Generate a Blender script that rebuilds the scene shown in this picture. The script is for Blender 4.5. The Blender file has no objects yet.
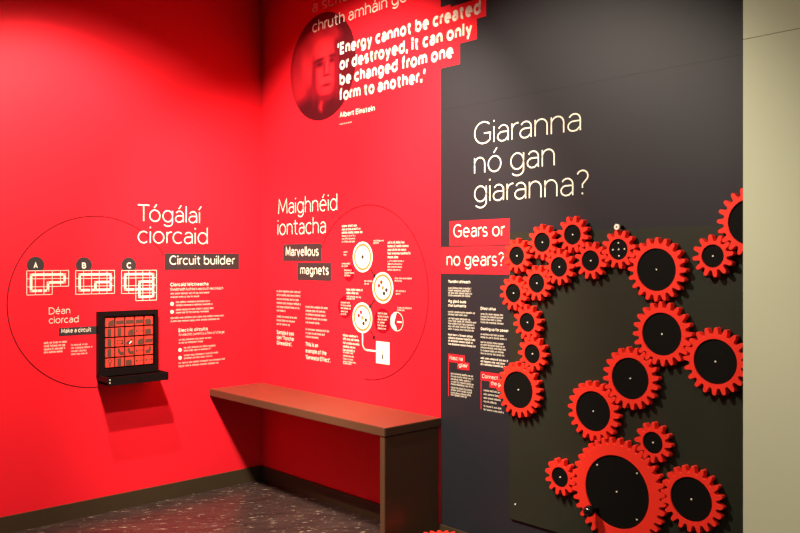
import bpy, math, random
from mathutils import Matrix, Vector, Euler
random.seed(7)
PI = math.pi
scene = bpy.context.scene
COL = scene.collection

# ------------------------------------------------------------------ camera
FPX = 822.6                                   # focal length in pixels (800 wide)
TH = math.atan2(.7336, .6796)
CAM = (4.94, -3.24, 1.55)
FW = (-math.sin(TH), math.cos(TH)); RT = (math.cos(TH), math.sin(TH))
cam_d = bpy.data.cameras.new('camera'); cam = bpy.data.objects.new('camera', cam_d); COL.objects.link(cam)
cam.location = CAM; cam.rotation_euler = (PI/2, 0, TH)
cam_d.sensor_width = 36; cam_d.lens = FPX/800*36; cam_d.shift_y = -6.5/800; cam_d.clip_start = .05
scene.camera = cam

# ------------------------------------------------------------------ world, lamps, exposure
vs = scene.view_settings
vs.view_transform = 'Standard'; vs.look = 'None'; vs.gamma = 1; vs.use_curve_mapping = False; vs.exposure = 0
w = bpy.data.worlds.new('world'); scene.world = w; w.use_nodes = True
w.node_tree.nodes['Background'].inputs[0].default_value = (1, .9, .76, 1)
w.node_tree.nodes['Background'].inputs[1].default_value = .05

def spot(name, loc, target, power, half_deg, blend, col=(1, .88, .70), size=.03):
    d = bpy.data.lights.new(name, 'SPOT'); o = bpy.data.objects.new(name, d); COL.objects.link(o)
    d.energy = power; d.spot_size = math.radians(2*half_deg); d.spot_blend = blend
    d.color = col; d.shadow_soft_size = size
    o.location = loc
    o.rotation_euler = (Vector(target)-Vector(loc)).to_track_quat('-Z', 'Y').to_euler()
    return o
spot('track_spot_circuit', (2.72, -2.06, 3.6), (0, -1.25, 1.08), 440, 31.5, .42)
spot('track_spot_corner', (1.15, -1.80, 3.6), (0.05, -1.25, .85), 460, 39, .6)
spot('track_spot_magnets', (1.75, -1.95, 3.6), (1.02, 0, 1.4), 820, 35.5, .55)
spot('track_spot_gears', (1.95, -2.40, 3.6), (2.5, 0, 1.0), 560, 33, .6)
spot('track_spot_floor', (3.2, -1.85, 3.6), (3.0, -.2, .7), 75, 34, .6)
spot('hall_lamp', (5.3, -2.9, 3.6), (4.2, -.35, 1.3), 110, 40, .7, col=(1, .93, .72), size=.25)

# ------------------------------------------------------------------ materials
def mat(name, col, rough=.6, spec=.4, metallic=0, noise=0, nscale=8, bump=0, bscale=60):
    m = bpy.data.materials.new(name); m.use_nodes = True
    nt = m.node_tree; b = nt.nodes['Principled BSDF']
    b.inputs['Base Color'].default_value = (*col, 1); b.inputs['Roughness'].default_value = rough
    b.inputs['Specular IOR Level'].default_value = spec; b.inputs['Metallic'].default_value = metallic
    if noise or bump:
        tc = nt.nodes.new('ShaderNodeTexCoord')
        if noise:
            n = nt.nodes.new('ShaderNodeTexNoise'); n.inputs['Scale'].default_value = nscale; n.inputs['Detail'].default_value = 4
            nt.links.new(tc.outputs['Object'], n.inputs['Vector'])
            r = nt.nodes.new('ShaderNodeMix'); r.data_type = 'RGBA'
            r.inputs[6].default_value = (*[c*(1-noise) for c in col], 1); r.inputs[7].default_value = (*[min(1, c*(1+noise)) for c in col], 1)
            nt.links.new(n.outputs['Fac'], r.inputs[0]); nt.links.new(r.outputs[2], b.inputs['Base Color'])
        if bump:
            n2 = nt.nodes.new('ShaderNodeTexNoise'); n2.inputs['Scale'].default_value = bscale
            nt.links.new(tc.outputs['Object'], n2.inputs['Vector'])
            bp = nt.nodes.new('ShaderNodeBump'); bp.inputs['Strength'].default_value = bump; bp.inputs['Distance'].default_value = .002
            nt.links.new(n2.outputs['Fac'], bp.inputs['Height']); nt.links.new(bp.outputs[0], b.inputs['Normal'])
    return m
M = {}
M['red'] = mat('red_wall_vinyl', (.84, .0135, .0260), .5, .15, noise=.03, nscale=3, bump=.05)
M['redprint'] = mat('red_print', (.84, .017, .0265), .5, .15, noise=.02)
M['deepred'] = mat('crimson_print', (.26, .0005, .010), .5, .2, noise=.02)
M['darkred'] = mat('dark_red_line', (.05, .002, .006), .5, .2, noise=.02)
M['charcoal'] = mat('charcoal_vinyl', (.0155, .0155, .0200), .5, .25, noise=.05, nscale=3, bump=.05)
M['strip'] = mat('charcoal_strip', (.030, .026, .028), .5, .3, noise=.03)
M['cream'] = mat('cream_lettering', (.86, .77, .63), .6, .2, noise=.02)
M['orange'] = mat('orange_print', (.66, .20, .06), .6, .2, noise=.02)
M['arrow'] = mat('arrow_print', (.05, .006, .010), .6, .2, noise=.02)
M['board'] = mat('black_gear_board', (.0170, .0200, .0125), .45, .3, noise=.08, nscale=4, bump=.05)
M['gear'] = mat('red_gear_plastic', (.78, .028, .014), .5, .3, noise=.03, nscale=10, bump=.08, bscale=150)
M['hub'] = mat('black_hub_felt', (.0035, .0035, .003), .7, .08, noise=.1, nscale=30)
M['steel'] = mat('steel', (.75, .73, .68), .25, .5, metallic=1, noise=.03)
M['screw'] = mat('bright_screw', (.80, .76, .66), .35, .6, noise=.03)
M['black'] = mat('black_lacquer', (.004, .003, .003), .5, .15, noise=.05)
M['knob'] = mat('black_knob', (.006, .006, .006), .12, .5, noise=.02)
M['tile'] = mat('red_tile', (.72, .045, .028), .5, .3, noise=.05, nscale=30)
M['tilemark'] = mat('olive_tile_print', (.085, .04, .026), .5, .3, noise=.05)
M['brown'] = mat('brown_bench_laminate', (.080, .040, .021), .32, .5, noise=.05, nscale=6, bump=.05)
M['skirt'] = mat('brown_baseboard', (.042, .026, .012), .5, .35, noise=.08, nscale=5)
M['creamwall'] = mat('cream_wall_paint', (.485, .505, .365), .7, .2, noise=.03, nscale=2, bump=.08)
M['ceiling'] = mat('dark_ceiling_paint', (.04, .035, .03), .8, .2, noise=.05)
M['bulb'] = mat('white_print', (.9, .88, .8), .6, .2, noise=.02)

def floor_mat():
    m = bpy.data.materials.new('marbled_dark_linoleum'); m.use_nodes = True
    nt = m.node_tree; N = nt.nodes; K = nt.links; b = N['Principled BSDF']
    tc = N.new('ShaderNodeTexCoord')
    mp = N.new('ShaderNodeMapping'); mp.inputs['Scale'].default_value = (.75, 2.9, 1)
    ro = N.new('ShaderNodeMapping'); ro.inputs['Rotation'].default_value = (0, 0, -.95)
    K.new(tc.outputs['Object'], ro.inputs[0]); K.new(ro.outputs[0], mp.inputs[0])
    n1 = N.new('ShaderNodeTexNoise'); n1.inputs['Scale'].default_value = 5; n1.inputs['Detail'].default_value = 6; n1.inputs['Distortion'].default_value = .6
    n2 = N.new('ShaderNodeTexNoise'); n2.inputs['Scale'].default_value = 17; n2.inputs['Detail'].default_value = 5; n2.inputs['Roughness'].default_value = .7; n2.inputs['Distortion'].default_value = .4
    K.new(mp.outputs[0], n1.inputs['Vector']); K.new(mp.outputs[0], n2.inputs['Vector'])
    r1 = N.new('ShaderNodeValToRGB'); r1.color_ramp.elements[0].position = .3; r1.color_ramp.elements[0].color = (.022, .013, .012, 1)
    r1.color_ramp.elements[1].position = .75; r1.color_ramp.elements[1].color = (.050, .030, .026, 1)
    r2 = N.new('ShaderNodeValToRGB'); r2.color_ramp.elements[0].position = .60; r2.color_ramp.elements[0].color = (0, 0, 0, 1)
    r2.color_ramp.elements[1].position = .68; r2.color_ramp.elements[1].color = (1, 1, 1, 1)
    K.new(n1.outputs['Fac'], r1.inputs[0]); K.new(n2.outputs['Fac'], r2.inputs[0])
    mx = N.new('ShaderNodeMix'); mx.data_type = 'RGBA'; mx.inputs[7].default_value = (.40, .30, .22, 1)
    K.new(r2.outputs[0], mx.inputs[0]); K.new(r1.outputs[0], mx.inputs[6]); K.new(mx.outputs[2], b.inputs['Base Color'])
    b.inputs['Roughness'].default_value = .34; b.inputs['Specular IOR Level'].default_value = .45
    return m
M['floor'] = floor_mat()

# ------------------------------------------------------------------ wall coordinates
# local frame of a wall graphic: x along the wall to the viewer's right, y up, z out of the wall
def L(px, py, w=0):
    k = (px-400)/FPX; d = (FW[0]+k*RT[0], FW[1]+k*RT[1]); t = (w-CAM[0])/d[0]
    return (CAM[1]+t*d[1], CAM[2]-(py-260)/FPX*t)
def B(px, py, w=0):
    k = (px-400)/FPX; d = (FW[0]+k*RT[0], FW[1]+k*RT[1]); t = (-w-CAM[1])/d[1]
    return (CAM[0]+t*d[0], CAM[2]-(py-260)/FPX*t)
def depth(wall, px):
    k = (px-400)/FPX; d = (FW[0]+k*RT[0], FW[1]+k*RT[1])
    return -CAM[0]/d[0] if wall == 'L' else -CAM[1]/d[1]
AT = {'L': L, 'B': B}
ROT = {'L': (PI/2, 0, PI/2), 'B': (PI/2, 0, 0)}
def wpos(wall, u, v, w=0):
    return (w, u, v) if wall == 'L' else (u, -w, v)

class G:
    """collects faces in wall coordinates (u, v, w)"""
    def __init__(s): s.v = []; s.f = []
    def prism(s, pts, w0, w1):
        n = len(pts); b = len(s.v)
        area = sum(pts[i][0]*pts[(i+1) % n][1]-pts[(i+1) % n][0]*pts[i][1] for i in range(n))
        if area < 0: pts = pts[::-1]
        s.v += [(x, y, w0) for x, y in pts]+[(x, y, w1) for x, y in pts]
        s.f.append(tuple(b+i for i in range(n))[::-1]); s.f.append(tuple(b+n+i for i in range(n)))
        for i in range(n):
            j = (i+1) % n; s.f.append((b+i, b+j, b+n+j, b+n+i))
        return s
    def rect(s, u0, v0, u1, v1, w0, w1): return s.prism([(u0, v0), (u1, v0), (u1, v1), (u0, v1)], w0, w1)
    def quad(s, u0, v0, u1, v1, w):
        b = len(s.v); s.v += [(u0, v0, w), (u1, v0, w), (u1, v1, w), (u0, v1, w)]; s.f.append((b, b+1, b+2, b+3)); return s
    def disc(s, u, v, r, w0, w1, n=40): return s.prism([(u+r*math.cos(2*PI*i/n), v+r*math.sin(2*PI*i/n)) for i in range(n)], w0, w1)
    def arc(s, u, v, r, wd, a0, a1, w0, w1, n=96):
        b = len(s.v)
        for i in range(n+1):
            a = math.radians(a0+(a1-a0)*i/n); c, q = math.cos(a), math.sin(a)
            for rr, ww in ((r-wd/2, w0), (r+wd/2, w0), (r+wd/2, w1), (r-wd/2, w1)): s.v.append((u+rr*c, v+rr*q, ww))
        for i in range(n):
            o = b+4*i
            for k in range(4): s.f.append((o+k, o+4+k, o+4+(k+1) % 4, o+(k+1) % 4))
        if abs(a1-a0) < 359.9:
            s.f.append((b, b+1, b+2, b+3)); o = b+4*n; s.f.append((o+3, o+2, o+1, o))
        return s
    def stroke(s, pts, wd, w0, w1):
        for (x0, y0), (x1, y1) in zip(pts, pts[1:]):
            d = math.hypot(x1-x0, y1-y0) or 1; nx, ny = -(y1-y0)/d*wd/2, (x1-x0)/d*wd/2
            ex, ey = (x1-x0)/d*wd/2, (y1-y0)/d*wd/2
            s.prism([(x0-ex+nx, y0-ey+ny), (x0-ex-nx, y0-ey-ny), (x1+ex-nx, y1+ey-ny), (x1+ex+nx, y1+ey+ny)], w0, w1)
        return s

def mesh_obj(name, verts, faces, m, parent=None, smooth=False):
    me = bpy.data.meshes.new(name); me.from_pydata(verts, [], faces); me.update()
    me.materials.append(m if not isinstance(m, str) else M[m])
    if smooth:
        for p in me.polygons: p.use_smooth = True
    o = bpy.data.objects.new(name, me); COL.objects.link(o)
    if parent is not None: o.parent = parent
    return o
def tag(o, label=None, cat=None, group=None, kind=None):
    if label: o['label'] = label
    if cat: o['category'] = cat
    if group: o['group'] = group
    if kind: o['kind'] = kind
    return o
def root(name, wall, u, v, label, cat, group=None, w=0):
    o = bpy.data.objects.new(name, None); COL.objects.link(o); o.empty_display_size = .05
    o.location = wpos(wall, u, v, w); o.rotation_euler = ROT[wall]
    o['_a'] = (u, v, w); o['_w'] = wall
    return tag(o, label, cat, group)
def part(name, g, m, parent):
    a = parent['_a'] if '_a' in parent else parent.parent['_a']
    return mesh_obj(name, [(x-a[0], y-a[1], z-a[2]) for x, y, z in g.v], g.f, m, parent)
def solo(name, wall, g, m, label, cat, group=None):
    us = [p[0] for p in g.v]; v0 = min(p[1] for p in g.v); u0 = (min(us)+max(us))/2
    o = mesh_obj(name, [(x-u0, y-v0, z) for x, y, z in g.v], g.f, m)
    o.location = wpos(wall, u0, v0); o.rotation_euler = ROT[wall]
    return tag(o, label, cat, group)
def struct_box(name, lo, hi, m):
    x0, y0, z0 = lo; x1, y1, z1 = hi
    v = [(x, y, z) for z in (z0, z1) for x, y in ((x0, y0), (x1, y0), (x1, y1), (x0, y1))]
    f = [(3, 2, 1, 0), (4, 5, 6, 7), (0, 1, 5, 4), (1, 2, 6, 5), (2, 3, 7, 6), (3, 0, 4, 7)]
    return tag(mesh_obj(name, v, f, m), kind='structure')

# ------------------------------------------------------------------ lettering
def _arc(cx, cy, rx, ry, a0, a1):
    n = max(3, int(abs(a1-a0)/15)); return [(cx+rx*math.cos(math.radians(a0+(a1-a0)*i/n)), cy+ry*math.sin(math.radians(a0+(a1-a0)*i/n))) for i in range(n+1)]
_el = lambda cx: _arc(cx, .25, .23, .25, 0, 360)
_stem = lambda x, a, b: [(x, a), (x, b)]
_arch = lambda x, w_: [(x, .28)]+_arc(x+w_/2, .30, w_/2, .20, 180, 0)+[(x+w_, 0)]
_dot = lambda x, y: [(x, y-.035), (x, y+.035)]
def _S(h, w_): return _arc(w_/2, h*.74, w_/2*.94, h*.26, 35, 270)[:-1]+_arc(w_/2, h*.24, w_/2, h*.24, 90, -145)
GLY = {   # skeleton strokes of a plain sans face: width, strokes
 'o': (.48, [_arc(.24, .25, .24, .25, 0, 360)]), 'c': (.40, [_arc(.24, .25, .24, .25, 48, 312)]),
 'e': (.46, [[(.01, .265), (.455, .265)]+_arc(.23, .25, .225, .25, 8, 308)[1:]]),
 'a': (.38, [_arc(.20, .33, .18, .17, 152, 0)+[(.38, 0)], [(.38, .29), (.17, .29)]+_arc(.17, .145, .17, .145, 90, 270)+[(.26, .015), (.38, .12)]]),
 'b': (.46, [_stem(0, 0, .74), _el(.23)]), 'd': (.46, [_stem(.46, 0, .74), _el(.23)]), 'p': (.46, [_stem(0, -.2, .5), _el(.23)]),
 'g': (.46, [[(.46, .5)]+_arc(.235, -.02, .225, .18, 0, -145), _el(.23)]),
 'h': (.40, [_stem(0, 0, .74), _arch(0, .40)]), 'n': (.40, [_stem(0, 0, .5), _arch(0, .40)]), 'm': (.70, [_stem(0, 0, .5), _arch(0, .35), _arch(.35, .35)]),
 'u': (.40, [[(0, .5)]+_arc(.2, .2, .2, .2, 180, 360), _stem(.4, 0, .5)]), 'r': (.15, [_stem(0, 0, .5), [(0, .28)]+_arc(.2, .30, .2, .20, 180, 82)]),
 'i': (0, [_stem(0, 0, .5), _dot(0, .68)]), 'l': (0, [_stem(0, 0, .74)]),
 't': (.27, [[(.11, .66)]+_arc(.23, .13, .12, .13, 180, 285), [(-.03, .5), (.28, .5)]]), 'f': (.26, [_arc(.26, .59, .14, .15, 85, 180)+[(.12, 0)], [(0, .5), (.26, .5)]]),
 's': (.33, [_S(.5, .33)]), 'k': (.36, [_stem(0, 0, .74), [(.33, .5), (.01, .22)], [(.12, .32), (.36, 0)]]),
 'v': (.40, [[(0, .5), (.2, 0), (.4, .5)]]), 'w': (.66, [[(0, .5), (.17, 0), (.33, .48), (.49, 0), (.66, .5)]]),
 'x': (.38, [[(0, .5), (.38, 0)], [(.38, .5), (0, 0)]]), 'y': (.42, [[(0, .5), (.21, .02)], [(.42, .5), (.13, -.2), (.04, -.2)]]),
 'A': (.58, [[(0, 0), (.29, .7), (.58, 0)], [(.10, .23), (.48, .23)]]),
 'B': (.44, [[(0, 0), (0, .7), (.20, .7)]+_arc(.22, .53, .17, .17, 85, -90)+[(0, .36)], [(.2, .36)]+_arc(.24, .18, .2, .18, 90, -90)+[(0, 0)]]),
 'C': (.56, [_arc(.34, .35, .34, .35, 48, 312)]), 'D': (.58, [[(0, 0), (0, .7), (.22, .7)]+_arc(.23, .35, .35, .35, 88, -88)+[(0, 0)]]),
 'E': (.40, [[(.40, .7), (0, .7), (0, 0), (.40, 0)], [(0, .36), (.36, .36)]]), 'G': (.60, [_arc(.34, .35, .34, .35, 48, 318)+[(.60, .33), (.36, .33)]]),
 'M': (.70, [[(0, 0), (.05, .7), (.35, .12), (.65, .7), (.70, 0)]]), 'N': (.54, [[(0, 0), (0, .7), (.54, 0), (.54, .7)]]),
 'S': (.44, [_S(.7, .44)]), 'T': (.54, [[(0, .7), (.54, .7)], _stem(.27, 0, .7)]),
 '.': (.02, [_dot(.01, .03)]), ',': (.04, [[(.05, .10), (-.01, -.16)]]), "'": (.05, [[(.07, .76), (.0, .46)]]),
 '?': (.34, [_arc(.17, .54, .17, .16, 160, -50)+[(.17, .30), (.17, .19)], _dot(.17, .03)])}
_acc = {'á': 'a', 'é': 'e', 'í': 'i', 'ó': 'o', 'ú': 'u'}
def _stroke_faces(pts, t, vs_, fs, closed):
    n = len(pts); b = len(vs_)
    for i, p in enumerate(pts):
        q0 = pts[i-1] if i else (pts[-2] if closed else None); q1 = pts[i+1] if i < n-1 else (pts[1] if closed else None)
        d0 = Vector((p[0]-q0[0], p[1]-q0[1])) if q0 else None; d1 = Vector((q1[0]-p[0], q1[1]-p[1])) if q1 else None
        if d0 is not None and d0.length < 1e-6: d0 = None
        if d1 is not None and d1.length < 1e-6: d1 = None
        if d0 is None: d0 = d1
        if d1 is None: d1 = d0
        d0 = d0.normalized(); d1 = d1.normalized(); n0 = Vector((-d0.y, d0.x)); n1 = Vector((-d1.y, d1.x)); nn = n0+n1
        if nn.length < .1: nn = n0
        nn = nn.normalized(); k = min(2.2, 1/max(.2, nn.dot(n0)))*t/2
        vs_.append((p[0]+nn.x*k, p[1]+nn.y*k)); vs_.append((p[0]-nn.x*k, p[1]-nn.y*k))
    for i in range(n-1): fs.append((b+2*i+1, b+2*i+3, b+2*i+2, b+2*i))
def text_shape(s, t):
    """words of s as lists of (verts, faces), in units where a capital is .7 tall"""
    words = []; vs_, fs = [], []; x = 0; prev = ''
    for ch in s:
        if ch == ' ':
            words.append((vs_, fs)); vs_, fs = [], []; x += .22+t*.3; continue
        base = _acc.get(ch, ch); wd, strokes = GLY[base]
        x += .047+t*.53
        if prev == 'T' and base in 'oie': x -= .13
        prev = base
        sq = lambda p: (x+p[0]*(1-t*.3), t/2+p[1]*(.7-t)/.7)
        if ch in _acc:
            strokes = [q for q in strokes if not (base == 'i' and len(q) == 2 and q[0][1] > .6)]
            c = wd/2; strokes = strokes+[[(c-.03, .60), (c+.09, .76)]]
        for q in strokes:
            pts = [sq(p) for p in q]; closed = len(q) > 8 and math.hypot(q[0][0]-q[-1][0], q[0][1]-q[-1][1]) < 1e-6
            tt = t
            if len(q) == 2 and abs(q[0][1]-q[1][1]) < .08 and abs(q[0][0]-q[1][0]) < 1e-6:       # a dot
                m_ = (pts[0][1]+pts[1][1])/2; tt = t*1.15; pts = [(pts[0][0], m_-tt/2), (pts[0][0], m_+tt/2)]
            _stroke_faces(pts, tt, vs_, fs, closed)
        x += wd*(1-t*.3)+.047+t*.53
    words.append((vs_, fs))
    return [w_ for w_ in words if w_[0]]
def text(parent, name, s, x0, x1, yb, cap, m='cream', weight=.07, w=.0016):
    """s spans photo columns x0..x1 with its baseline at row yb (at x0) and capitals cap rows tall"""
    wall = parent['_w'] if '_w' in parent else parent.parent['_w']
    a = parent['_a'] if '_a' in parent else parent.parent['_a']
    u0, vb = AT[wall](x0, yb); u1, _ = AT[wall](x1, yb)
    sy = cap/FPX*depth(wall, x0)/.7
    words = text_shape(s, weight)
    lo = min(p[0] for w_ in words for p in w_[0]); hi = max(p[0] for w_ in words for p in w_[0]); sx = (u1-u0)/(hi-lo)
    mp = lambda vv: [(u0+(p[0]-lo)*sx-a[0], vb+p[1]*sy-a[1], w-a[2]) for p in vv]
    if cap >= 8 and len(words) > 1:            # large print: one object for each word
        for vv, ff in words: o = mesh_obj(name, mp(vv), ff, m, parent)
        return o
    V, Fc = [], []
    for vv, ff in words:
        Fc += [tuple(i+len(V) for i in q) for q in ff]; V += vv
    o = mesh_obj(name, mp(V), Fc, m, parent)
    if len(words) > 1: o['kind'] = 'stuff'
    return o
def greek(parent, name, lines, h=2.0, m='cream', bold=False, w=.0014):
    """illegibly small print: letter-sized strokes along each line (x0, x1, baseline row)"""
    wall = parent['_w']; a = parent['_a']; g = G()
    for x0, x1, yb in lines:
        u0, vb = AT[wall](x0, yb); u1, _ = AT[wall](x1, yb)
        xh = h/FPX*depth(wall, x0)*.72; u = u0; n = random.randint(2, 7)
        while u < u1-xh*.3:
            if n == 0:
                u += xh*.55; n = random.randint(2, 8); continue
            n -= 1
            kind = random.choice('iioooonnnlla')
            t = xh*(.25 if bold else .17); wd = xh*(.62 if kind in 'ona' else .0)
            top = xh*(1.42 if kind == 'l' else 1)
            g.quad(u, vb, u+t, vb+top, w)
            if wd:
                g.quad(u+wd-t*.2, vb, u+wd+t*.8, vb+xh, w); g.quad(u, vb+xh-t*.8, u+wd, vb+xh, w)
                if kind == 'o': g.quad(u, vb, u+wd, vb+t*.8, w)
            u += (wd or t)+xh*.32
    return tag(part(name, g, m, parent), kind='stuff')

# ------------------------------------------------------------------ the room
WH = 3.8
struct_box('floor', (-.1, -3.6, -.05), (5.6, .1, 0), 'floor')
struct_box('ceiling', (-.1, -3.6, WH), (5.6, .1, WH+.05), 'ceiling')
struct_box('wall_left', (-.1, -3.6, 0), (0, .1, WH), 'red')
struct_box('wall_back', (0, 0, 0), (4.4, .1, WH), 'red')
wr = struct_box('wall_right', (3.62, -.35, 0), (5.6, -.22, 2.335), 'creamwall')
wu = struct_box('upper_panel', (3.62, -.35, 2.337), (5.6, -.22, WH), 'creamwall'); wu['kind'] = 'structure'; wu.parent = wr
struct_box('baseboard_left', (0, -3.6, 0), (.014, 0, .098), 'skirt')
struct_box('baseboard_back', (.014, -.014, 0), (4.4, 0, .098), 'skirt')
struct_box('trim_1', (0, -.007, .1), (.007, 0, 2.62), 'red')

# dark graphic sheet with its stepped red edge, in two boards with a seam
X0 = B(440.8, 300)[0]
steps = [B(460, 0)[0], B(477, 0)[0], B(486.3, 0)[0]]
zs = [2.604, 2.713, 2.820]
r = root('dark_wall_graphic', 'B', 3.0, .1, 'large charcoal graphic sheet covering the wall behind the gears', 'wall graphic')
b0 = B(447, 247)[1]; b1 = B(447, 274)[1]
g = G(); SEAM = 2.372
xr = 4.38
# lower board: with a notch where the red no-gears caption joins the red wall
g.prism([(X0, .099), (xr, .099), (xr, SEAM-.0006), (X0, SEAM-.0006)], 0, .001)
g.rect(X0, SEAM-.01, xr, SEAM+.01, 0, .0003)
part('lower_sheet', g, 'charcoal', r)
g = G()
g.prism([(X0, SEAM+.0006), (xr, SEAM+.0006), (xr, 3.6), (X0, 3.6), (X0, 2.94), (X0+.075, 2.94), (X0+.075, 2.925), (steps[2], 2.925),
         (steps[2], zs[2]), (steps[1], zs[2]), (steps[1], zs[1]), (steps[0], zs[1]), (steps[0], zs[0]), (X0, zs[0])], 0, .001)
part('upper_sheet', g, 'charcoal', r)

# ------------------------------------------------------------------ bench
BX, BD, BZ = 1.777, .416, .682
r = bpy.data.objects.new('wall_bench', None); COL.objects.link(r); r.location = (BX/2, -BD/2, 0)
tag(r, 'long brown laminate bench fitted into the red corner', 'bench')
def bevel_box(name, lo, hi, m, parent, off, bw=.003):
    import bmesh
    bm = bmesh.new(); bmesh.ops.create_cube(bm, size=1)
    for v in bm.verts:
        for k in range(3): v.co[k] = (lo[k]+hi[k])/2+v.co[k]*(hi[k]-lo[k])-off[k]
    if bw: bmesh.ops.bevel(bm, geom=bm.edges[:], offset=bw, segments=2, affect='EDGES')
    me = bpy.data.meshes.new(name); bm.to_mesh(me); bm.free(); me.materials.append(M[m])
    o = bpy.data.objects.new(name, me); COL.objects.link(o); o.parent = parent; return o
off = tuple(r.location)
bevel_box('bench_top', (.001, -BD, BZ-.046), (BX, -.001, BZ), 'brown', r, off)
bevel_box('end_panel', (BX-.042, -BD+.003, .001), (BX-.004, -.016, BZ-.050), 'brown', r, off, .002)
bevel_box('painted_gap_shade', (BX-.036, -BD+.012, BZ-.051), (BX-.012, -.016, BZ-.045), 'black', r, off, 0)  # black strip painting in the shade of the gap under the bench top

# ------------------------------------------------------------------ left wall graphics
HEAD_L = .048; BOLD = .135; MED = .09
r = root('wall_heading', 'L', *L(172, 250), 'thin cream lettering reading Tógálaí ciorcaid above the Circuit builder strip', 'lettering', 'thin cream wall headings')
text(r, 'lettering_line', 'Tógálaí', 137.7, 201.5, 221.4, 17.2, weight=HEAD_L)
text(r, 'lettering_line', 'ciorcaid', 137.7, 207.6, 243.3, 17.2, weight=HEAD_L)
def strip(wall, x0, x1, yt, yb, s, tx0, tx1, tyb, cap, label, m='strip', weight=MED, name='caption_strip', w0=.0003, w1=.0013, group='caption strips', x1clip=None):
    u0, vt = AT[wall](x0, yt); u1, _ = AT[wall](x1, yt); _, vb = AT[wall](x0, yb)
    rr = root(name, wall, (u0+u1)/2, vb, label, 'caption', group)
    part('strip', G().rect(u0, vb, u1, vt, w0, w1), m, rr)
    if s: text(rr, 'lettering', s, tx0, tx1, tyb, cap, weight=weight, w=w1+.0004)
    return rr
strip('L', 164.4, 239, 253.1, 270, 'Circuit builder', 169.4, 234.6, 264.9, 9.4, 'charcoal strip reading Circuit builder in cream', weight=.085)
strip('L', 58.9, 101, 328, 336.2, 'Make a circuit', 61.1, 90.8, 333.3, 4.6, 'small charcoal strip reading Make a circuit beside the black tile case', weight=.11)
r = root('wall_heading', 'L', *L(62, 326), 'small cream lettering reading Déan ciorcad left of the tile case', 'lettering', 'thin cream wall headings')
text(r, 'lettering_line', 'Déan', 48.8, 70, 314.5, 6.9, weight=.065)
text(r, 'lettering_line', 'ciorcad', 48.8, 78.4, 323.7, 6.9, weight=.065)
r = root('text_block', 'L', *L(55, 355), 'tiny cream bold paragraph under the Déan ciorcad heading', 'text block')
greek(r, 'print', [(43.8, 66.2, 344), (43.8, 65, 347.2), (43.8, 65, 350.4), (43.8, 62, 353.4)], 2.2, bold=True)
r = root('text_block', 'L', *L(81, 357), 'tiny cream paragraph under the Make a circuit strip', 'text block')
greek(r, 'print', [(71, 87, 346), (71, 91.8, 349), (71, 86.5, 352.2), (71, 87.8, 355.2)], 2.0)
# electricity text
r = root('text_block', 'L', *L(195, 325), 'cream Irish paragraph headed Ciorcaid leictreacha with two round bullets', 'text block')
text(r, 'heading', 'Ciorcaid leictreacha', 170.2, 208.3, 286.4, 3.6, weight=BOLD)
text(r, 'subheading', 'Sreabhadh luchta is ea sruth leictreach', 170.2, 222.9, 290.8, 2.9, weight=.08)
greek(r, 'print', [(170.5, 210, 294.5), (170.5, 200, 298), (175.9, 209, 303), (175.9, 212.8, 306.2), (175.9, 213, 310.6), (175.9, 208, 313.6), (170.5, 224, 319), (170.5, 219.5, 322.3)], 2.0)
for y in (303.9, 311.8):
    u, v = L(172, y); part('bullet', G().disc(u, v, .0125, .0004, .0014, 20), 'cream', r)
r = root('text_block', 'L', *L(205, 368), 'cream English paragraph headed Electric circuits with two round bullets', 'text block')
text(r, 'heading', 'Electric circuits', 178.5, 207.6, 332.2, 3.6, weight=BOLD)
text(r, 'subheading', 'An electric current is a flow of charge', 178.5, 224.2, 336.2, 2.9, weight=.08)
greek(r, 'print', [(178.8, 211.8, 340.8), (178.8, 203, 343.8), (183.9, 214.8, 348.6), (183.9, 211, 351.6), (183.9, 218, 356.2), (183.9, 212, 359.2), (178.6, 225.3, 364), (178.6, 218, 367.2)], 2.0)
for y in (350, 357.8):
    u, v = L(180, y); part('bullet', G().disc(u, v, .0125, .0004, .0014, 20), 'cream', r)
# big thin circle
CU, CV, CR = -1.182, 1.296, .521
solo('circle_outline', 'L', G().arc(CU, CV, CR, .0055, 33, 270, .0003, .0009), 'darkred', 'thin dark circle line around the circuit diagrams', 'circle line')
# circuit diagrams
def diagram(letter, cx, x0, x1, yt, rows_px, cells, path, label, cols=5):
    u0, vt = L(x0, yt); u1, _ = L(x1, yt); cw = (u1-u0)/cols
    chh = rows_px/FPX*depth('L', x0)
    R_ = root('circuit_diagram', 'L', (u0+u1)/2, vt-3*chh, label, 'diagram', 'cream circuit diagrams')
    uc = L(cx, yt)[0]; rad = .049; vc = vt+.033
    pts = []
    a0 = math.asin((vt+.002-vc)/rad)
    for i in range(33):
        a = a0+(PI-2*a0)*i/32; pts.append((uc+rad*math.cos(a), vc+rad*math.sin(a)))
    d = part('letter_disc', G().prism(pts, .0003, .0010), 'strip', R_)
    text(d, 'letter', letter, cx-2.1, cx+2.1, 260+(CAM[2]-(vc-.02))*FPX/depth('L', cx), 6.0, weight=BOLD, w=.0016)
    gl = G(); t = .0032
    done = set()
    for (i, j) in cells:
        a, b_ = u0+i*cw, vt-j*chh
        for seg in ((a, b_, a+cw, b_), (a, b_-chh, a+cw, b_-chh), (a, b_, a, b_-chh), (a+cw, b_, a+cw, b_-chh)):
            key = tuple(round(q, 3) for q in seg)
            if key in done: continue
            done.add(key); gl.stroke([seg[:2], seg[2:]], t, .0004, .0010)
    part('grid', gl, 'cream', R_)
    gp = G()
    for pl in path: gp.stroke([(u0+(i+.5)*cw, vt-(j+.5)*chh) for i, j in pl], .0145, .0005, .0012)
    part('wire_path', gp, 'cream', R_)
P5 = [(i, 0) for i in range(5)]
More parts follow.
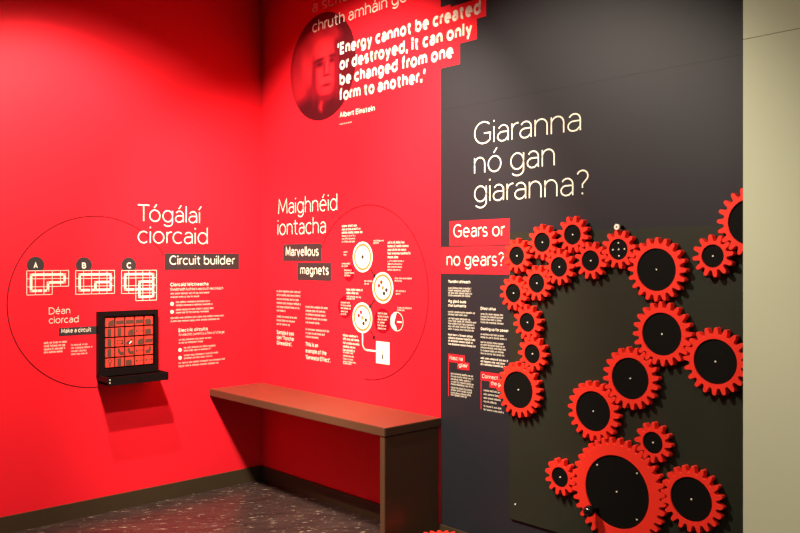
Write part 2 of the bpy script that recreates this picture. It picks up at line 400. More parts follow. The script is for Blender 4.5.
diagram('A', 35.6, 26.7, 68.6, 270.8, 8.1, P5+[(i, 1) for i in range(5)]+[(i, 2) for i in range(3)],
        [[(0, 0), (4, 0), (4, 1), (2, 1), (2, 2), (1.6, 2)], [(0, 0), (0, 2), (.6, 2)], [(.95, 2), (1.15, 2)]], 'cream grid circuit diagram under the letter A disc')
diagram('B', 84, 75.6, 114.5, 270.7, 7.9, P5+[(i, j) for i in range(5) for j in (1, 2)],
        [[(0, 0), (4, 0), (4, 2), (1.7, 2)], [(0, 0), (0, 2), (.6, 2)], [(.95, 2), (1.15, 2)], [(4, 1), (2, 1), (2, 2)]], 'cream grid circuit diagram under the letter B disc')
diagram('C', 128.8, 121.5, 156.5, 270.5, 7.7, P5+[(i, j) for i in range(5) for j in (1, 2)]+[(i, 3) for i in (2, 3, 4)],
        [[(0, 0), (4, 0), (4, 3), (2, 3), (2, 1), (4, 1)], [(0, 0), (0, 2), (.6, 2)], [(.95, 2), (1.15, 2)], [(1.6, 2), (4, 2)]], 'cream grid circuit diagram under the letter C disc')

# ------------------------------------------------------------------ tile case on the left wall
u0, u1, v1, v0 = -1.190, -.802, 1.235, .80
r = root('tile_case', 'L', (u0+u1)/2, v0, 'black wall case holding a grid of red circuit tiles above a ledge', 'exhibit case')
D = .050; FR = .022
g = G(); g.rect(u0, v0+.03, u1, v1, 0, .020); part('back_board', g, 'black', r)
tu0, tv1 = L(105.0, 317.4, .03); tu1 = L(153.6, 320, .03)[0]; tv0 = L(105.0, 368.3, .03)[1]
for nm, q in (('frame_rail', (u0, tv1+.006, u1, v1)), ('frame_stile', (u0, v0+.04, tu0-.005, tv1+.006)), ('frame_stile', (tu1+.005, v0+.04, u1, tv1+.006)), ('frame_rail', (tu0-.005, v0+.04, tu1+.005, tv0-.006))):
    part(nm, G().rect(*q, .020, D-.012), 'black', r)
cw = (tu1-tu0)/5; chh = (tv1-tv0)/5
marks = ['ehhhf', 'vvedf', 'vrseh', 'vccdg', 'bvfdd']
tm = None
for j in range(5):
    for i in range(5):
        a, b_ = tu0+i*cw+.004, tv1-(j+1)*chh+.004
        W, H = cw-.010, chh-.010
        if tm is None:
            g = G(); g.rect(0, 0, W, H, 0, .009); tm = bpy.data.meshes.new('tile'); tm.from_pydata(g.v, [], g.f); tm.materials.append(M['tile'])
        o = bpy.data.objects.new('tile', tm); COL.objects.link(o); o.parent = r
        an = r['_a']; o.location = (a-an[0], b_-an[1], .021)
        g = G(); k = marks[j][i]; z = (.009, .0096); cx, cy, t = W/2, H/2, .016
        if k == 'h': g.rect(0.002, cy-t, W-.002, cy+t*.6, *z)
        elif k == 'v': g.rect(cx-t, .002, cx+t*.6, H-.002, *z)
        elif k == 'e': g.prism([(cx-t*.7, .002), (W-.002, .002), (W-.002, cy+t), (cx, cy+t*.6), (cx-t*.7, cy)], *z)
        elif k == 'f': g.prism([(.002, .002), (cx+t, .002), (cx+t, cy), (cx+t*.4, cy+t*.8), (.002, cy+t*.5)], *z)
        elif k == 'c': g.prism([(.012, H-.004), (.012, cy), (cx, .006), (W-.002, .006), (W-.002, cy), (cx+.004, cy+.004), (cx, H-.004)], *z)
        elif k == 'g': g.prism([(.004, .006), (cx+.008, .006), (W-.010, cy), (W-.010, H-.004), (cx+.002, H-.004), (cx, cy+.006), (.004, cy)], *z)
        elif k == 'd': g.rect(.004, cy-.007, cx-.010, cy+.007, *z); g.rect(cx-.002, cy-.003, cx+.006, cy+.005, *z); g.rect(cx+.014, cy-.007, W-.004, cy+.007, *z)
        elif k == 'r': g.rect(.006, .012, W-.006, .018, *z); g.rect(.006, H-.018, W-.006, H-.012, *z); g.rect(.006, .012, .012, H-.012, *z); g.rect(W-.016, .012, W-.006, H-.012, *z)
        elif k == 's': g.rect(.004, .006, cx, cy, *z); g.stroke([(cx-.006, cy-.004), (W-.014, H-.014)], .012, *z); g.rect(cx+.008, .004, W-.006, .016, *z)
        elif k == 'b': g.arc(cx, cy+.010, .011, .006, 0, 360, *z, n=20); g.rect(cx-.005, .004, cx+.005, cy, *z)
        mesh_obj('circuit_mark', g.v, g.f, 'tilemark', o)
        if k == 's': mesh_obj('switch_lever', G().stroke([(cx-.002, cy-.012), (cx+.008, cy-.002)], .005, .0096, .014).v, G().stroke([(cx-.002, cy-.012), (cx+.008, cy-.002)], .005, .0096, .014).f, 'bulb', o)
# ledge
TP = .176
part('ledge_floor', G().rect(u0, v0+.004, u1, v0+.016, .020, TP-.008), 'black', r)
lip = part('ledge_lip', G().rect(u0, v0, u1, v0+.050, TP-.008, TP), 'black', r)
for q in ((u0, u0+.008), (u1-.008, u1)): part('ledge_cheek', G().rect(q[0], v0, q[1], v0+.050, .020, TP-.008), 'black', r)
for zz in (.018, .036):
    part('screw', G().disc(u0+.010, v0+zz, .0035, TP, TP+.002, 10), 'screw', r)
part('lock', G().disc((u0+u1)/2, v0+.022, .009, TP, TP+.003, 16), 'hub', r)

# ------------------------------------------------------------------ back wall, red half
r = root('wall_quotation', 'B', *B(350, 36), 'thin cream lettering reading chruth amháin go across the portrait top', 'lettering')
text(r, 'lettering_line', 'a scriosadh, ní féidir', 312.6, 440, 13.2, 11.5, weight=.075)
text(r, 'lettering_line', 'chruth amháin go', 312.6, 407.4, 33.2, 11.5, weight=.075)
r = root('wall_quotation', 'B', *B(380, 104), 'bold cream English quotation beginning Energy cannot be created', 'lettering')
for s, xa, xb, y in (("'Energy cannot be created", 337.6, 481, 55.6), ('or destroyed, it can only', 339.9, 472.3, 70.6), ('be changed from one', 339.9, 453.6, 85.8), ("form to another.'", 339.9, 425.8, 101.3)):
    text(r, 'lettering_line', s, xa, xb, y, 12.3, weight=.160)
text(r, 'attribution', 'Albert Einstein', 339.9, 375, 117.8, 5.4, weight=.135)
greek(r, 'small_print', [(339.9, 352, 125)], 1.6)
# round portrait print: an old man with pale hair and a moustache, in two reds
def portrait():
    cu, cv = B(321.8, 66.7); rad = 53.5/FPX*depth('B', 321.5)
    n = 72; verts = []; cols = []; faces = []; idx = {}
    def blob(x, y, cx, cy, rx, ry, soft=.35, rot=0):
        dx, dy = x-cx, y-cy; c, s_ = math.cos(rot), math.sin(rot); dx, dy = dx*c+dy*s_, -dx*s_+dy*c
        d = math.hypot(dx/rx, dy/ry); t = (1+soft-d)/(2*soft); t = max(0, min(1, t)); return t*t*(3-2*t)
    def tone(x, y):
        v = .26
        mixv = lambda v, t, k: v+(t-v)*k
        for t, cx, cy, rx, ry, sf, ro in (
            (.46, -.70, .0, .32, .70, .5, 0), (.12, .75, .25, .42, .9, .5, 0),          # backdrop
            (.07, -.10, -.92, .95, .40, .25, 0),                                        # coat
            (.56, -.36, .18, .24, .46, .5, .15), (.52, -.18, .56, .40, .20, .5, .35), (.46, .30, .58, .30, .16, .5, -.4),   # hair
            (.52, .10, -.04, .37, .58, .22, .06),                                       # face
            (.70, .06, .33, .26, .17, .7, 0), (.64, -.08, -.12, .11, .12, .8, 0), (.60, .32, -.10, .07, .10, .8, 0),        # forehead, cheeks
            (.34, -.24, -.22, .08, .34, .8, 0), (.32, .44, -.12, .07, .42, .8, 0),      # sides of the face
            (.30, -.06, .06, .13, .07, .8, 0), (.30, .32, .08, .10, .06, .8, 0),        # eye sockets
            (.14, -.07, .135, .14, .026, .8, .12), (.14, .33, .155, .11, .024, .8, -.1),# brows
            (.09, -.06, .05, .055, .022, .6, 0), (.09, .31, .065, .045, .020, .6, 0),   # eyes
            (.72, .16, -.02, .035, .17, .7, -.1), (.34, .08, -.06, .025, .13, .8, -.1), (.26, .15, -.185, .09, .022, .8, 0), # nose
            (.66, .05, -.275, .14, .055, .6, .25), (.62, .25, -.27, .11, .05, .6, -.3), # moustache
            (.20, .14, -.365, .12, .020, .7, 0), (.58, .14, -.47, .12, .06, .8, 0), (.28, .10, -.60, .22, .05, .7, 0),      # mouth, chin
            (.50, .00, -.74, .10, .11, .5, .3), (.08, .07, -.84, .05, .16, .5, 0)):     # collar, tie
            v = mixv(v, t, blob(x, y, cx, cy, rx, ry, sf, ro))
        v += .04*math.sin(9*x+5*y)*blob(x, y, -.3, .35, .45, .4, .5)
        return v
    rings = 40; seg = 96
    verts.append((0, 0, .0012)); cols.append(tone(0, 0))
    for i in range(1, rings+1):
        for k in range(seg):
            a = 2*PI*k/seg; q = i/rings; x, y = q*math.cos(a), q*math.sin(a)
            verts.append((x*rad, y*rad, .0012)); cols.append(tone(x, y))
    for k in range(seg): faces.append((0, 1+k, 1+(k+1) % seg))
    for i in range(rings-1):
        for k in range(seg):
            a = 1+i*seg+k; b_ = 1+i*seg+(k+1) % seg; faces.append((a, a+seg, b_+seg, b_))
    m = bpy.data.materials.new('duotone_portrait_print'); m.use_nodes = True
    nt = m.node_tree; at = nt.nodes.new('ShaderNodeAttribute'); at.attribute_name = 'tone'
    rp = nt.nodes.new('ShaderNodeValToRGB'); e = rp.color_ramp.elements
    e[0].position = .0; e[0].color = (.020, .002, .004, 1); e[1].position = .70; e[1].color = (.80, .02, .03, 1)
    k = rp.color_ramp.elements.new(.35); k.color = (.20, .003, .010, 1)
    b = nt.nodes['Principled BSDF']; b.inputs['Roughness'].default_value = .5; b.inputs['Specular IOR Level'].default_value = .25
    nt.links.new(at.outputs['Fac'], rp.inputs[0]); nt.links.new(rp.outputs[0], b.inputs['Base Color'])
    o = mesh_obj('portrait_print', verts, faces, m)
    ca = o.data.attributes.new('tone', 'FLOAT', 'POINT')
    ca.data.foreach_set('value', cols)
    o.location = wpos('B', cu, cv); o.rotation_euler = ROT['B']
    tag(o, 'round dark red portrait of an elderly man with a moustache on the red wall', 'portrait')
portrait()
r = root('wall_heading', 'B', *B(305, 236), 'thin cream lettering reading Maighnéid iontacha above the Marvellous strip', 'lettering', 'thin cream wall headings')
text(r, 'lettering_line', 'Maighnéid', 278.5, 337.4, 214.6, 15.4, weight=.052)
text(r, 'lettering_line', 'iontacha', 277.8, 326, 235.3, 15.4, weight=.052)
strip('B', 283.2, 321.7, 244.2, 261, 'Marvellous', 285.9, 318.8, 256.2, 9.4, 'charcoal strip reading Marvellous on the red wall', weight=.10)
strip('B', 297.4, 331.3, 262.6, 280, 'magnets', 300.4, 328.8, 274.4, 9.4, 'charcoal strip reading magnets below the Marvellous strip', weight=.10)
r = root('text_block', 'B', *B(288, 346), 'cream Irish paragraph below the Maighnéid iontacha heading ending in bold', 'text block')
greek(r, 'print', [(277, 300.7, 292), (277, 300.5, 295.8), (277, 299, 299.8), (277, 300.5, 303.7), (277, 299.5, 307.6), (277, 286, 311.3), (277, 297, 317.2), (277, 296, 321), (277, 289.5, 324.8)], 2.3)
for s, x, y in (('Sampla é seo', 294, 334), ("den 'Tionchar", 294.3, 339.2), ("Gineadóra'.", 292, 344.6)): text(r, 'bold_line', s, 277, x, y, 4.2, weight=BOLD)
r = root('text_block', 'B', *B(318, 360), 'cream English paragraph below the magnets strip ending in bold', 'text block')
greek(r, 'print', [(305.8, 327.3, 307.7), (305.8, 325, 311.5), (305.8, 326, 315.2), (305.8, 327.5, 319.1), (305.8, 320.5, 323.1), (305.8, 329, 330), (305.8, 325, 333.8), (305.8, 319.5, 337.4)], 2.3)
for s, x, y in (('This is an', 318.2, 346.2), ('example of the', 326.6, 352.6), ("'Generator Effect'.", 330.5, 359)): text(r, 'bold_line', s, 305.8, x, y, 4.4, weight=BOLD)
# big circle of the magnet diagram
solo('circle_outline', 'B', G().arc(1.148, 1.355, .528, .0055, 150, -92, .0003, .0009), 'darkred', 'thin dark circle line around the magnet diagram', 'circle line')
r = root('magnet_diagram', 'B', *B(372, 366), 'diagram of three cream rings, arrows and a meter on the red wall', 'diagram')
dB = depth('B', 366)
for (x, y), kind in (((362.7, 257), 0), ((382.8, 287.8), 1), ((362.4, 317.8), 1)):
    u, v = B(x, y); q = 15.4/FPX*dB
    d = part('dish', G().disc(u, v, q, .0004, .0010), 'cream', r)
    part('dish_ring', G().arc(u, v, q*.80, q*.14, 0, 360, .0010, .0015, 48), 'orange', d)
    if kind:
        for a0, mm in ((110, 'redprint'), (160, 'redprint'), (290, 'strip'), (340, 'strip')):
            a = math.radians(a0); part('magnet_mark', G().disc(u+q*.38*math.cos(a), v+q*.38*math.sin(a), q*.13, .0010, .0016, 14), mm, d)
        part('dish_centre', G().disc(u, v, q*.13, .0010, .0014, 14), 'orange', d)
    else:
        part('dish_centre', G().disc(u, v, q*.13, .0010, .0014, 14), 'skirt', d)
for x, y, q, txt in ((348.9, 273.2, 8.4, [(344.6, 351, 271), (344.6, 354.2, 273.6), (344.6, 350, 276.2)]), (345, 307.2, 11.3, [(341, 350, 303.2), (341, 351.2, 306), (341, 351, 308.8), (341, 348, 312), (341, 347, 314.6)]),
                     (382.5, 320.8, 12.3, [(378, 387.5, 314), (378, 388.6, 317), (378, 388, 320), (378, 385, 323), (378, 386, 326), (378, 387, 329)])):
    u, v = B(x, y); d = part('caption_disc', G().disc(u, v, q/FPX*dB, .0004, .0010), 'deepred', r)
    greek(r, 'caption_print', txt, 2.0, w=.0016)
u, v = B(396.8, 321.5); q = 9/FPX*dB
part('half_disc_outline', G().arc(u, v, q, .004, 0, 360, .0004, .0010, 40), 'cream', r)
part('half_disc', G().prism([(u+q*math.cos(math.radians(90+180*i/20)), v+q*math.sin(math.radians(90+180*i/20))) for i in range(21)]+[(u-.004, v-q*.6), (u-.022, v-.01), (u-.012, v+.02)], .0004, .0010), 'bulb', r)
part('half_disc_label', G().rect(u+.003, v-.006, u+q*.8, v+.002, .0004, .0010), 'cream', r)
for a, b_ in (((371, 269.8), (374.2, 275.4)), ((374.6, 300), (370.8, 305.6)), ((370.8, 331), (373.8, 337))):
    p, t = B(*a), B(*b_); g = G().stroke([p, t], .010, .0004, .0012)
    d = Vector((t[0]-p[0], t[1]-p[1])).normalized(); nrm = Vector((-d.y, d.x)); tt = Vector(t)
    g.prism([tuple(tt+d*.022), tuple(tt-d*.004+nrm*.019), tuple(tt-d*.004-nrm*.019)], .0012, .0014)
    part('arrow', g, 'arrow', r)
pts = [B(362.6, 333), B(362.6, 343)]
c0 = B(362.6, 343); c1 = B(376.5, 351.2); rr_ = c0[1]-c1[1]
pts += [(c0[0]+rr_-rr_*math.cos(i*PI/16), c1[1]+rr_-rr_*math.sin(i*PI/16)) for i in range(1, 9)]+[(c1[0], c1[1])]
part('cable_line', G().stroke(pts, .010, .0004, .0010), 'cream', r)
a, b_ = B(376.2, 341), B(389.6, 364)
mt = part('meter', G().rect(a[0], b_[1]-.005, b_[0], a[1], .0004, .0010), 'cream', r)
um = (a[0]+b_[0])/2; part('needle', G().rect(um-.002, b_[1]+.025, um+.002, a[1]-.05, .0010, .0014).rect(um-.006, b_[1]+.022, um+.006, b_[1]+.05, .0010, .0014), 'strip', mt)
Z5 = lambda X, Y: (330+X/6.667, 220+Y/6.667)
def z5(l): return [(330+a/6.667, 330+b/6.667, 220+y/6.667) for a, b, y in l]
def z6(l): return [(330+a/6.667, 330+b/6.667, 290+y/6.667) for a, b, y in l]
greek(r, 'bold_print', z5([(80, 178, 48), (80, 205, 70), (80, 218, 92), (385, 500, 158), (385, 527, 182), (385, 505, 206), (385, 535, 230), (385, 452, 255), (110, 220, 470), (110, 188, 492)])+z6([(88, 188, 308), (88, 198, 332), (88, 195, 358), (88, 175, 382), (88, 165, 405)]), 2.5, bold=True)
greek(r, 'print', z5([(80, 172, 112), (80, 165, 131), (80, 166, 150), (290, 360, 144), (290, 325, 158), (92, 118, 219), (92, 112, 237), (80, 138, 296), (80, 120, 312), (385, 495, 279), (385, 480, 299), (385, 478, 318), (385, 470, 337), (230, 282, 412), (230, 260, 430), (432, 545, 393), (432, 480, 410), (440, 502, 478), (440, 470, 497), (112, 205, 515)])+z6([(112, 165, 62), (450, 545, 122), (450, 495, 138), (88, 155, 420), (88, 160, 442), (88, 152, 462), (88, 172, 480), (88, 142, 492)]), 1.9)

# ------------------------------------------------------------------ gear wall graphics
r = root('wall_heading', 'B', *B(530, 205), 'huge thin cream lettering reading Giaranna nó gan giaranna on charcoal wall', 'lettering', 'thin cream wall headings')
for s, x, y in (('Giaranna', 581.2, 145.4), ('nó gan', 555, 174.2), ('giaranna?', 588.8, 202.6)):
    text(r, 'lettering_line', s, 474.4, x, y, 22.6, weight=.040, w=.0022)
strip('B', 449.9, 510, 221.3, 245.9, 'Gears or', 453.7, 505, 237.6, 13.2, 'red caption strip reading Gears or', m='redprint', weight=.07, w0=.0012, w1=.0022, group='red caption strips')
strip('B', 441.6, 511, 247.2, 273.5, 'no gears?', 447, 504.3, 265.8, 13.2, 'red caption strip reading no gears joined to the red wall', m='redprint', weight=.07, w0=.0012, w1=.0022, group='red caption strips')
Q = lambda l: [(440+a/4.1, 440+b/4.1, 270+y/4.1) for a, b, y in l]
r = root('text_block', 'B', *B(459, 346), 'small cream Irish column headed Tiomáint dhíreach on the charcoal wall', 'text block')
def qt(rt, nm, s, a, b, y, cap): text(rt, nm, s, 440+a/4.1, 440+b/4.1, 270+y/4.1, cap, weight=BOLD, w=.0022)
qt(r, 'heading', 'Tiomáint dhíreach', 35, 125, 53, 3.0)
qt(r, 'heading', 'Ag giarú suas', 35, 108, 133, 3.0); qt(r, 'heading', 'chun cumhachta', 35, 108, 150, 3.0)
greek(r, 'print', Q([(35, 131, 77), (35, 127, 87), (35, 133, 97), (35, 124, 107), (35, 147, 174), (35, 115, 185), (35, 125, 201), (35, 148, 211), (35, 142, 222), (35, 145, 233), (35, 142, 244)]), 2.0, w=.0022)
greek(r, 'bold_print', Q([(35, 138, 268), (35, 143, 281), (35, 133, 293), (35, 145, 306)]), 2.2, bold=True, w=.0022)
r = root('text_block', 'B', *B(492, 366), 'small cream English column headed Direct drive and Gearing up for power', 'text block')
qt(r, 'heading', 'Direct drive', 168, 230, 163, 3.0); qt(r, 'heading', 'Gearing up for power', 168, 282, 246, 3.0)
greek(r, 'print', Q([(168, 258, 183), (168, 262, 194), (168, 255, 205), (168, 262, 217), (168, 265, 266), (168, 272, 278), (168, 262, 298), (168, 268, 309), (168, 272, 320), (168, 262, 332), (168, 268, 344)]), 2.0, w=.0022)
greek(r, 'bold_print', Q([(168, 280, 364), (168, 268, 377), (168, 275, 389)]), 2.2, bold=True, w=.0022)
def note(x0, x1, y0, y1, x2, x3, y2, s1, t1, s2, t2, lines, yend, label):
    rr = root('activity_note', 'B', *B((x0+x1)/2, yend), label, 'text block', 'red and cream activity notes')
    for s, xa, xb, ya, yb, tx in ((s1, x0, x1, y0, y1, t1), (s2, x2, x3, y1, y2, t2)):
        a, v1_ = B(xa, ya); b_, _ = B(xb, ya); _, v0_ = B(xa, yb)
        part('strip', G().rect(a, v0_, b_, v1_, .0012, .0020), 'redprint', rr)
        text(rr, 'lettering', s, tx[0], tx[1], yb-2.2, 4.0, weight=.08, w=.0024)
    a, v1_ = B(x0, y1); _, v0_ = B(x0, yend); part('side_line', G().rect(a, v0_, a+.004, v1_, .0012, .0018), 'redprint', rr)
    greek(rr, 'print', lines, 2.0, w=.0022)
note(448.5, 465, 353.7, 361.6, 457.8, 469.4, 368.8, 'Nasc na', (450, 463), 'giair', (459, 468), Q([(46, 135, 427), (46, 138, 438), (46, 128, 449), (46, 138, 460), (46, 138, 470), (46, 133, 484), (46, 135, 494), (46, 128, 505), (46, 112, 514)]), 396, 'red stepped strip reading Nasc na over tiny cream print')
note(481, 500, 371.5, 380, 490, 505, 387.2, 'Connect', (482.4, 498), 'the gears', (491.2, 508), [(484, 500, 391), (484, 502, 394.7), (484, 501, 398.4), (484, 497, 402), (484, 502, 406.5), (484, 504, 410)], 409, 'red stepped strip reading Connect the over tiny cream print')

# ------------------------------------------------------------------ gear board
BL, BR_, BT, BB = B(511, 300)[0], 3.85, 1.690, .246
r = root('gear_board', 'B', (BL+BR_)/2, BB, 'large black board that carries the red gears', 'board')
def rrect(u0, v0, u1, v1, q, n=5):
    p = []
    for cx, cy, a0 in ((u1-q, v1-q, 0), (u0+q, v1-q, 90), (u0+q, v0+q, 180), (u1-q, v0+q, 270)):
        for i in range(n+1):
            a = math.radians(a0+90*i/n); p.append((cx+q*math.cos(a), cy+q*math.sin(a)))
    return p
part('panel', G().prism(rrect(BL, BB, BR_, BT, .015), .0012, .012), 'board', r)
for x, y in ((515.4, 504.2),):
    u, v = B(x, y, .012); part('screw', G().disc(u, v, .004, .012, .0145, 12), 'screw', r)
u, v = B(616.8, 226.9, .06)
pin = part('locking_pin', G().disc(u, v, .008, .012, .052, 16), 'black', r)
part('pin_cap', G().disc(u, v, .013, .052, .062, 20), 'screw', pin)
part('pin_hole', G().disc(u, v, .004, .062, .0625, 12), 'black', pin)

# ------------------------------------------------------------------ gears
MOD = .0126
W0, W1 = .019, .051            # back and front of the gears, measured from the wall
def gear_outline(n, shrink=0):
    rp = n*MOD/2; ro = rp+MOD; ri = rp-1.22*MOD; out = []
    prof = [(-.44, 0), (-.36, .05), (-.295, .22), (-.25, .48), (-.22, .68), (-.175, .85), (-.10, .965), (0, 1), (.10, .965), (.175, .85), (.22, .68), (.25, .48), (.295, .22), (.36, .05), (.44, 0)]
    for k in range(n):
        for fr, q in prof:
            a = 2*PI*(k+fr)/n; rr = ri+(ro-ri)*q-shrink; out.append((rr*math.cos(a), rr*math.sin(a)))
    return out
def gear_meshes(n, hub_r):
    o1 = gear_outline(n); o2 = gear_outline(n, .0022); N = len(o1); T = W1-W0
    inner = []
    for x, y in o1:
        a = math.atan2(y, x); inner.append((hub_r*math.cos(a), hub_r*math.sin(a)))
    v = []; layers = [(inner, 0), (o1, 0), (o1, T-.0022), (o2, T), (inner, T), (inner, T-.007)]
    for pts, z in layers: v += [(x, y, z) for x, y in pts]
    f = []
    for l in range(len(layers)-1):
        for i in range(N):
            j = (i+1) % N; f.append((l*N+i, l*N+j, (l+1)*N+j, (l+1)*N+i))
    for i in range(N):
        j = (i+1) % N; f.append((5*N+i, 5*N+j, j, i))
    me = bpy.data.meshes.new('gear_ring'); me.from_pydata(v, [], f); me.materials.append(M['gear']); me.update()
    g = G().disc(0, 0, hub_r-.0006, 0.001, T-.006, 56)
    hm = bpy.data.meshes.new('hub'); hm.from_pydata(g.v, [], g.f); hm.materials.append(M['hub'])
    return me, hm
GM = {12: gear_meshes(12, .0472), 20: gear_meshes(20, .0915), 36: gear_meshes(36, .162)}
g = G().disc(0, 0, .0034, W1-W0-.006, W1-W0-.003, 12)
SM = bpy.data.meshes.new('axle_screw'); SM.from_pydata(g.v, [], g.f); SM.materials.append(M['screw'])
g = G().disc(0, 0, .012, -(W0-.0125), .002, 14)
AX = bpy.data.meshes.new('axle'); AX.from_pydata(g.v, [], g.f); AX.materials.append(M['hub'])
def gear(n, label, group, axle=True):
    o = bpy.data.objects.new('gear', None); COL.objects.link(o); o.empty_display_size = .05
    tag(o, label, 'gear', group)
    for nm, me in (('gear_ring', GM[n][0]), ('hub', GM[n][1]), ('axle_screw', SM))+((('axle', AX),) if axle else ()):
        c = bpy.data.objects.new(nm, me); COL.objects.link(c); c.parent = o
    return o
S, MD, LG = 12, 20, 36
GL = [  # number of teeth, photo position of its centre, label
 (S, 516.6, 255.8, 'small red gear overlapping the end of the red no gears strip'),
 (S, 543.4, 242.8, 'small red gear in the top row between the no gears strip and the highest gear'),
 (S, 571.7, 235.3, 'highest small red gear, its top poking over the board edge'),
 (S, 559.1, 266.9, 'small red gear below and between the two highest small gears'),
 (S, 589.9, 259.8, 'small red gear next to the one with five silver screws'),
 (S, 617.1, 251.1, 'small red gear with five silver screws below the locking pin'),
 (MD, 654.5, 268.8, 'medium red gear meshing with the five-screw small gear'),
 (S, 712.8, 255.8, 'small red gear meshing with the medium gear half hidden by the cream wall'),
 (MD, 750.5, 222.0, 'medium red gear half hidden behind the cream wall edge at the top of the board'),
 (S, 514.6, 292.5, 'small red gear just above the Direct drive text column, at the board edge'),
 (S, 536.7, 282.6, 'small red gear at the inner bend of the small gear chain'),
 (S, 527.2, 323.2, 'small red gear beside the Gearing up for power heading'),
 (S, 531.9, 353.2, 'small red gear meshing with the top of the medium gear over the Connect strip'),
 (MD, 518.0, 389.7, 'medium red gear overlapping the Connect strip'),
 (MD, 661.6, 334.3, 'medium red gear meshing with three other medium gears in the board middle'),
 (MD, 714.8, 361.5, 'medium red gear touching the cream wall edge at mid height of the board'),
 (MD, 629.4, 378.9, 'medium red gear between two others on the diagonal down to the largest gear'),
 (MD, 593.4, 410.7, 'medium red gear resting its teeth on the upper left of the largest gear'),
 (S, 651.9, 443.7, 'small red gear on the upper right teeth of the largest gear'),
 (LG, 616.2, 490.6, 'largest red gear, with a black crank knob and five screws'),
 (S, 561.1, 477.5, 'small red gear on the left teeth of the largest gear'),
 (MD, 690.1, 499.2, 'medium red gear on the right teeth of the largest gear')]
pos = [list(B(x, y, .05)) for _, x, y, _ in GL]
nt_ = [q[0] for q in GL]
rp = [n*MOD/2 for n in nt_]
anchor = 19
for it in range(300):
    for i in range(22):
        for j in range(i+1, 22):
            dx, dy = pos[j][0]-pos[i][0], pos[j][1]-pos[i][1]; d = math.hypot(dx, dy); nom = rp[i]+rp[j]+.003
            if (i, j) == (3, 4): nom = rp[i]+rp[j]+2*MOD+.001
            if (i, j) == (1, 2): nom = rp[i]+rp[j]+2*MOD+.001
            if d < nom:
                k = .5*(nom-d)/d*.5; pos[i][0] -= dx*k; pos[i][1] -= dy*k; pos[j][0] += dx*k; pos[j][1] += dy*k
# phases: walk along the meshing pairs, a tooth of one facing a gap of the next
phase = {}
def near(i):
    l = []
    for j in range(22):
        if j != i:
            d = math.hypot(pos[j][0]-pos[i][0], pos[j][1]-pos[i][1])
            if d < rp[i]+rp[j]+2*MOD: l.append((d-rp[i]-rp[j], j))
    return sorted(l)
import heapq
for start in [19]+list(range(22)):
    if start in phase: continue
    phase[start] = .13; hq = [(s, start, j) for s, j in near(start)]; heapq.heapify(hq)
    while hq:
        s, i, j = heapq.heappop(hq)
        if j in phase: continue
        a = math.atan2(pos[j][1]-pos[i][1], pos[j][0]-pos[i][0])
        fi = ((a-phase[i])*nt_[i]/(2*PI)) % 1            # where in the tooth cycle gear i meets the line of centres
        fj = (.5-fi) % 1                                  # a tooth faces a gap, turning the other way
        phase[j] = (a+PI)-fj*2*PI/nt_[j]
        for s2, k in near(j):
            if k not in phase: heapq.heappush(hq, (s2, j, k))
def clash(i, ph):
    t = 0
    for sl, j in near(i):
        a = math.atan2(pos[j][1]-pos[i][1], pos[j][0]-pos[i][0])
        m_ = ((a-ph)*nt_[i]/(2*PI)+(a+PI-phase[j])*nt_[j]/(2*PI)-.5) % 1
        m_ = min(m_, 1-m_); free = .5*max(0, sl)/(2*MOD)      # play left between the teeth at this distance
        t += max(0, m_-free)**2*(2*MOD-sl)**2*1e4
    return t
for it in range(80):
    for i in range(22):
        best = min((clash(i, phase[i]+q*2*PI/nt_[i]/24), q) for q in range(24)); phase[i] += best[1]*2*PI/nt_[i]/24
gname = {S: 'small gears on the board', MD: 'medium gears on the board', LG: None}
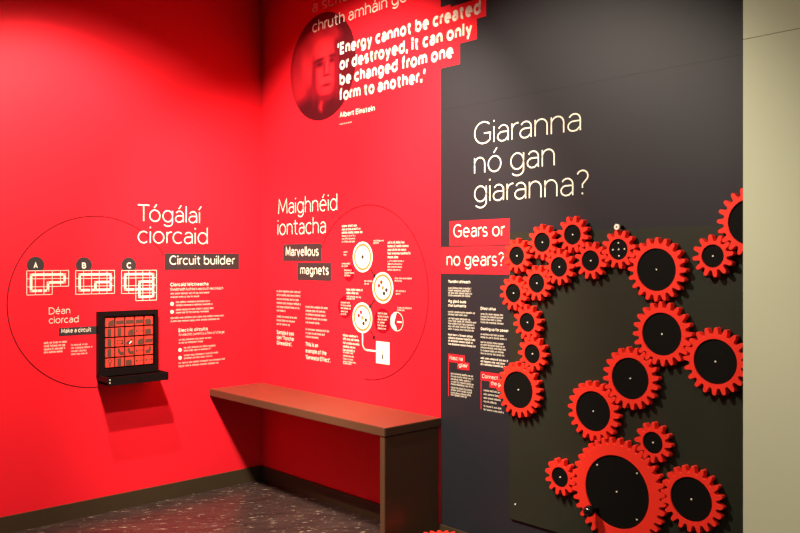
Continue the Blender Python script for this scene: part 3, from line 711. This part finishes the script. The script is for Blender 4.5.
for i, (n, x, y, lab) in enumerate(GL):
    o = gear(n, lab, gname[n]); u, v = pos[i]
    o.location = wpos('B', u, v, W0); o.rotation_euler = (PI/2, 0, 0)
    # turn about the axle: rotate in the wall plane
    o.rotation_mode = 'QUATERNION'
    o.rotation_quaternion = (Euler((PI/2, 0, 0)).to_matrix() @ Matrix.Rotation(phase[i], 3, 'Z')).to_quaternion()
    T = W1-W0
    def extra(name, me, lx, ly, m_):
        c = bpy.data.objects.new(name, me); COL.objects.link(c); c.parent = o
        q = Matrix.Rotation(-phase[i], 3, 'Z') @ Vector((lx, ly, 0)); c.location = q; return c
    if i == 5:
        for k in range(4):
            a = k*PI/2+.05; extra('hub_screw', SM, .029*math.cos(a), .029*math.sin(a), None)
    if n == LG:
        for k in range(4):
            a = math.radians(45+90*k)
            if k != 2: extra('hub_screw', SM, .143*math.cos(a), .143*math.sin(a), None)
        # crank knob
        a = math.radians(225); kx, ky = -.105, -.098
        st = G().disc(0, 0, .012, T-.006, T+.045, 18)
        me = bpy.data.meshes.new('crank_stem'); me.from_pydata(st.v, [], st.f); me.materials.append(M['knob']); extra('crank_stem', me, kx, ky, None)
        prof = [(.0, .036), (.012, .037), (.020, .042), (.0245, .052), (.0255, .062), (.0235, .072), (.017, .081), (.008, .0855), (0, .0865)]
        vv = []; ff = []; sg = 24
        for pr, pz in prof:
            for k in range(sg): vv.append((pr*math.cos(2*PI*k/sg), pr*math.sin(2*PI*k/sg), T+pz-.006))
        for l in range(len(prof)-1):
            for k in range(sg): ff.append((l*sg+k, l*sg+(k+1) % sg, (l+1)*sg+(k+1) % sg, (l+1)*sg+k))
        me = bpy.data.meshes.new('crank_knob'); me.from_pydata(vv, [], ff); me.materials.append(M['knob'])
        for p in me.polygons: p.use_smooth = True
        extra('crank_knob', me, kx, ky, None)

# loose gears stacked on the floor between bench and board
z = 0
for k, (n, lab) in enumerate(((MD, 'lowest loose red gear lying on the floor beside the bench end'), (MD, 'loose red gear in the middle of the floor stack beside the bench'), (MD, 'third loose red gear of the floor stack beside the bench'), (MD, 'topmost loose red gear of the floor stack beside the bench'))):
    o = gear(n, lab, 'loose gears stacked on the floor', axle=False)
    o.location = (2.03+.006*k*(-1)**k, -.250+.004*k, z); o.rotation_euler = (0, 0, .4*k); z += W1-W0+.0005
for o in list(bpy.data.objects):
    for k in ('_a', '_w'):
        if k in o: del o[k]
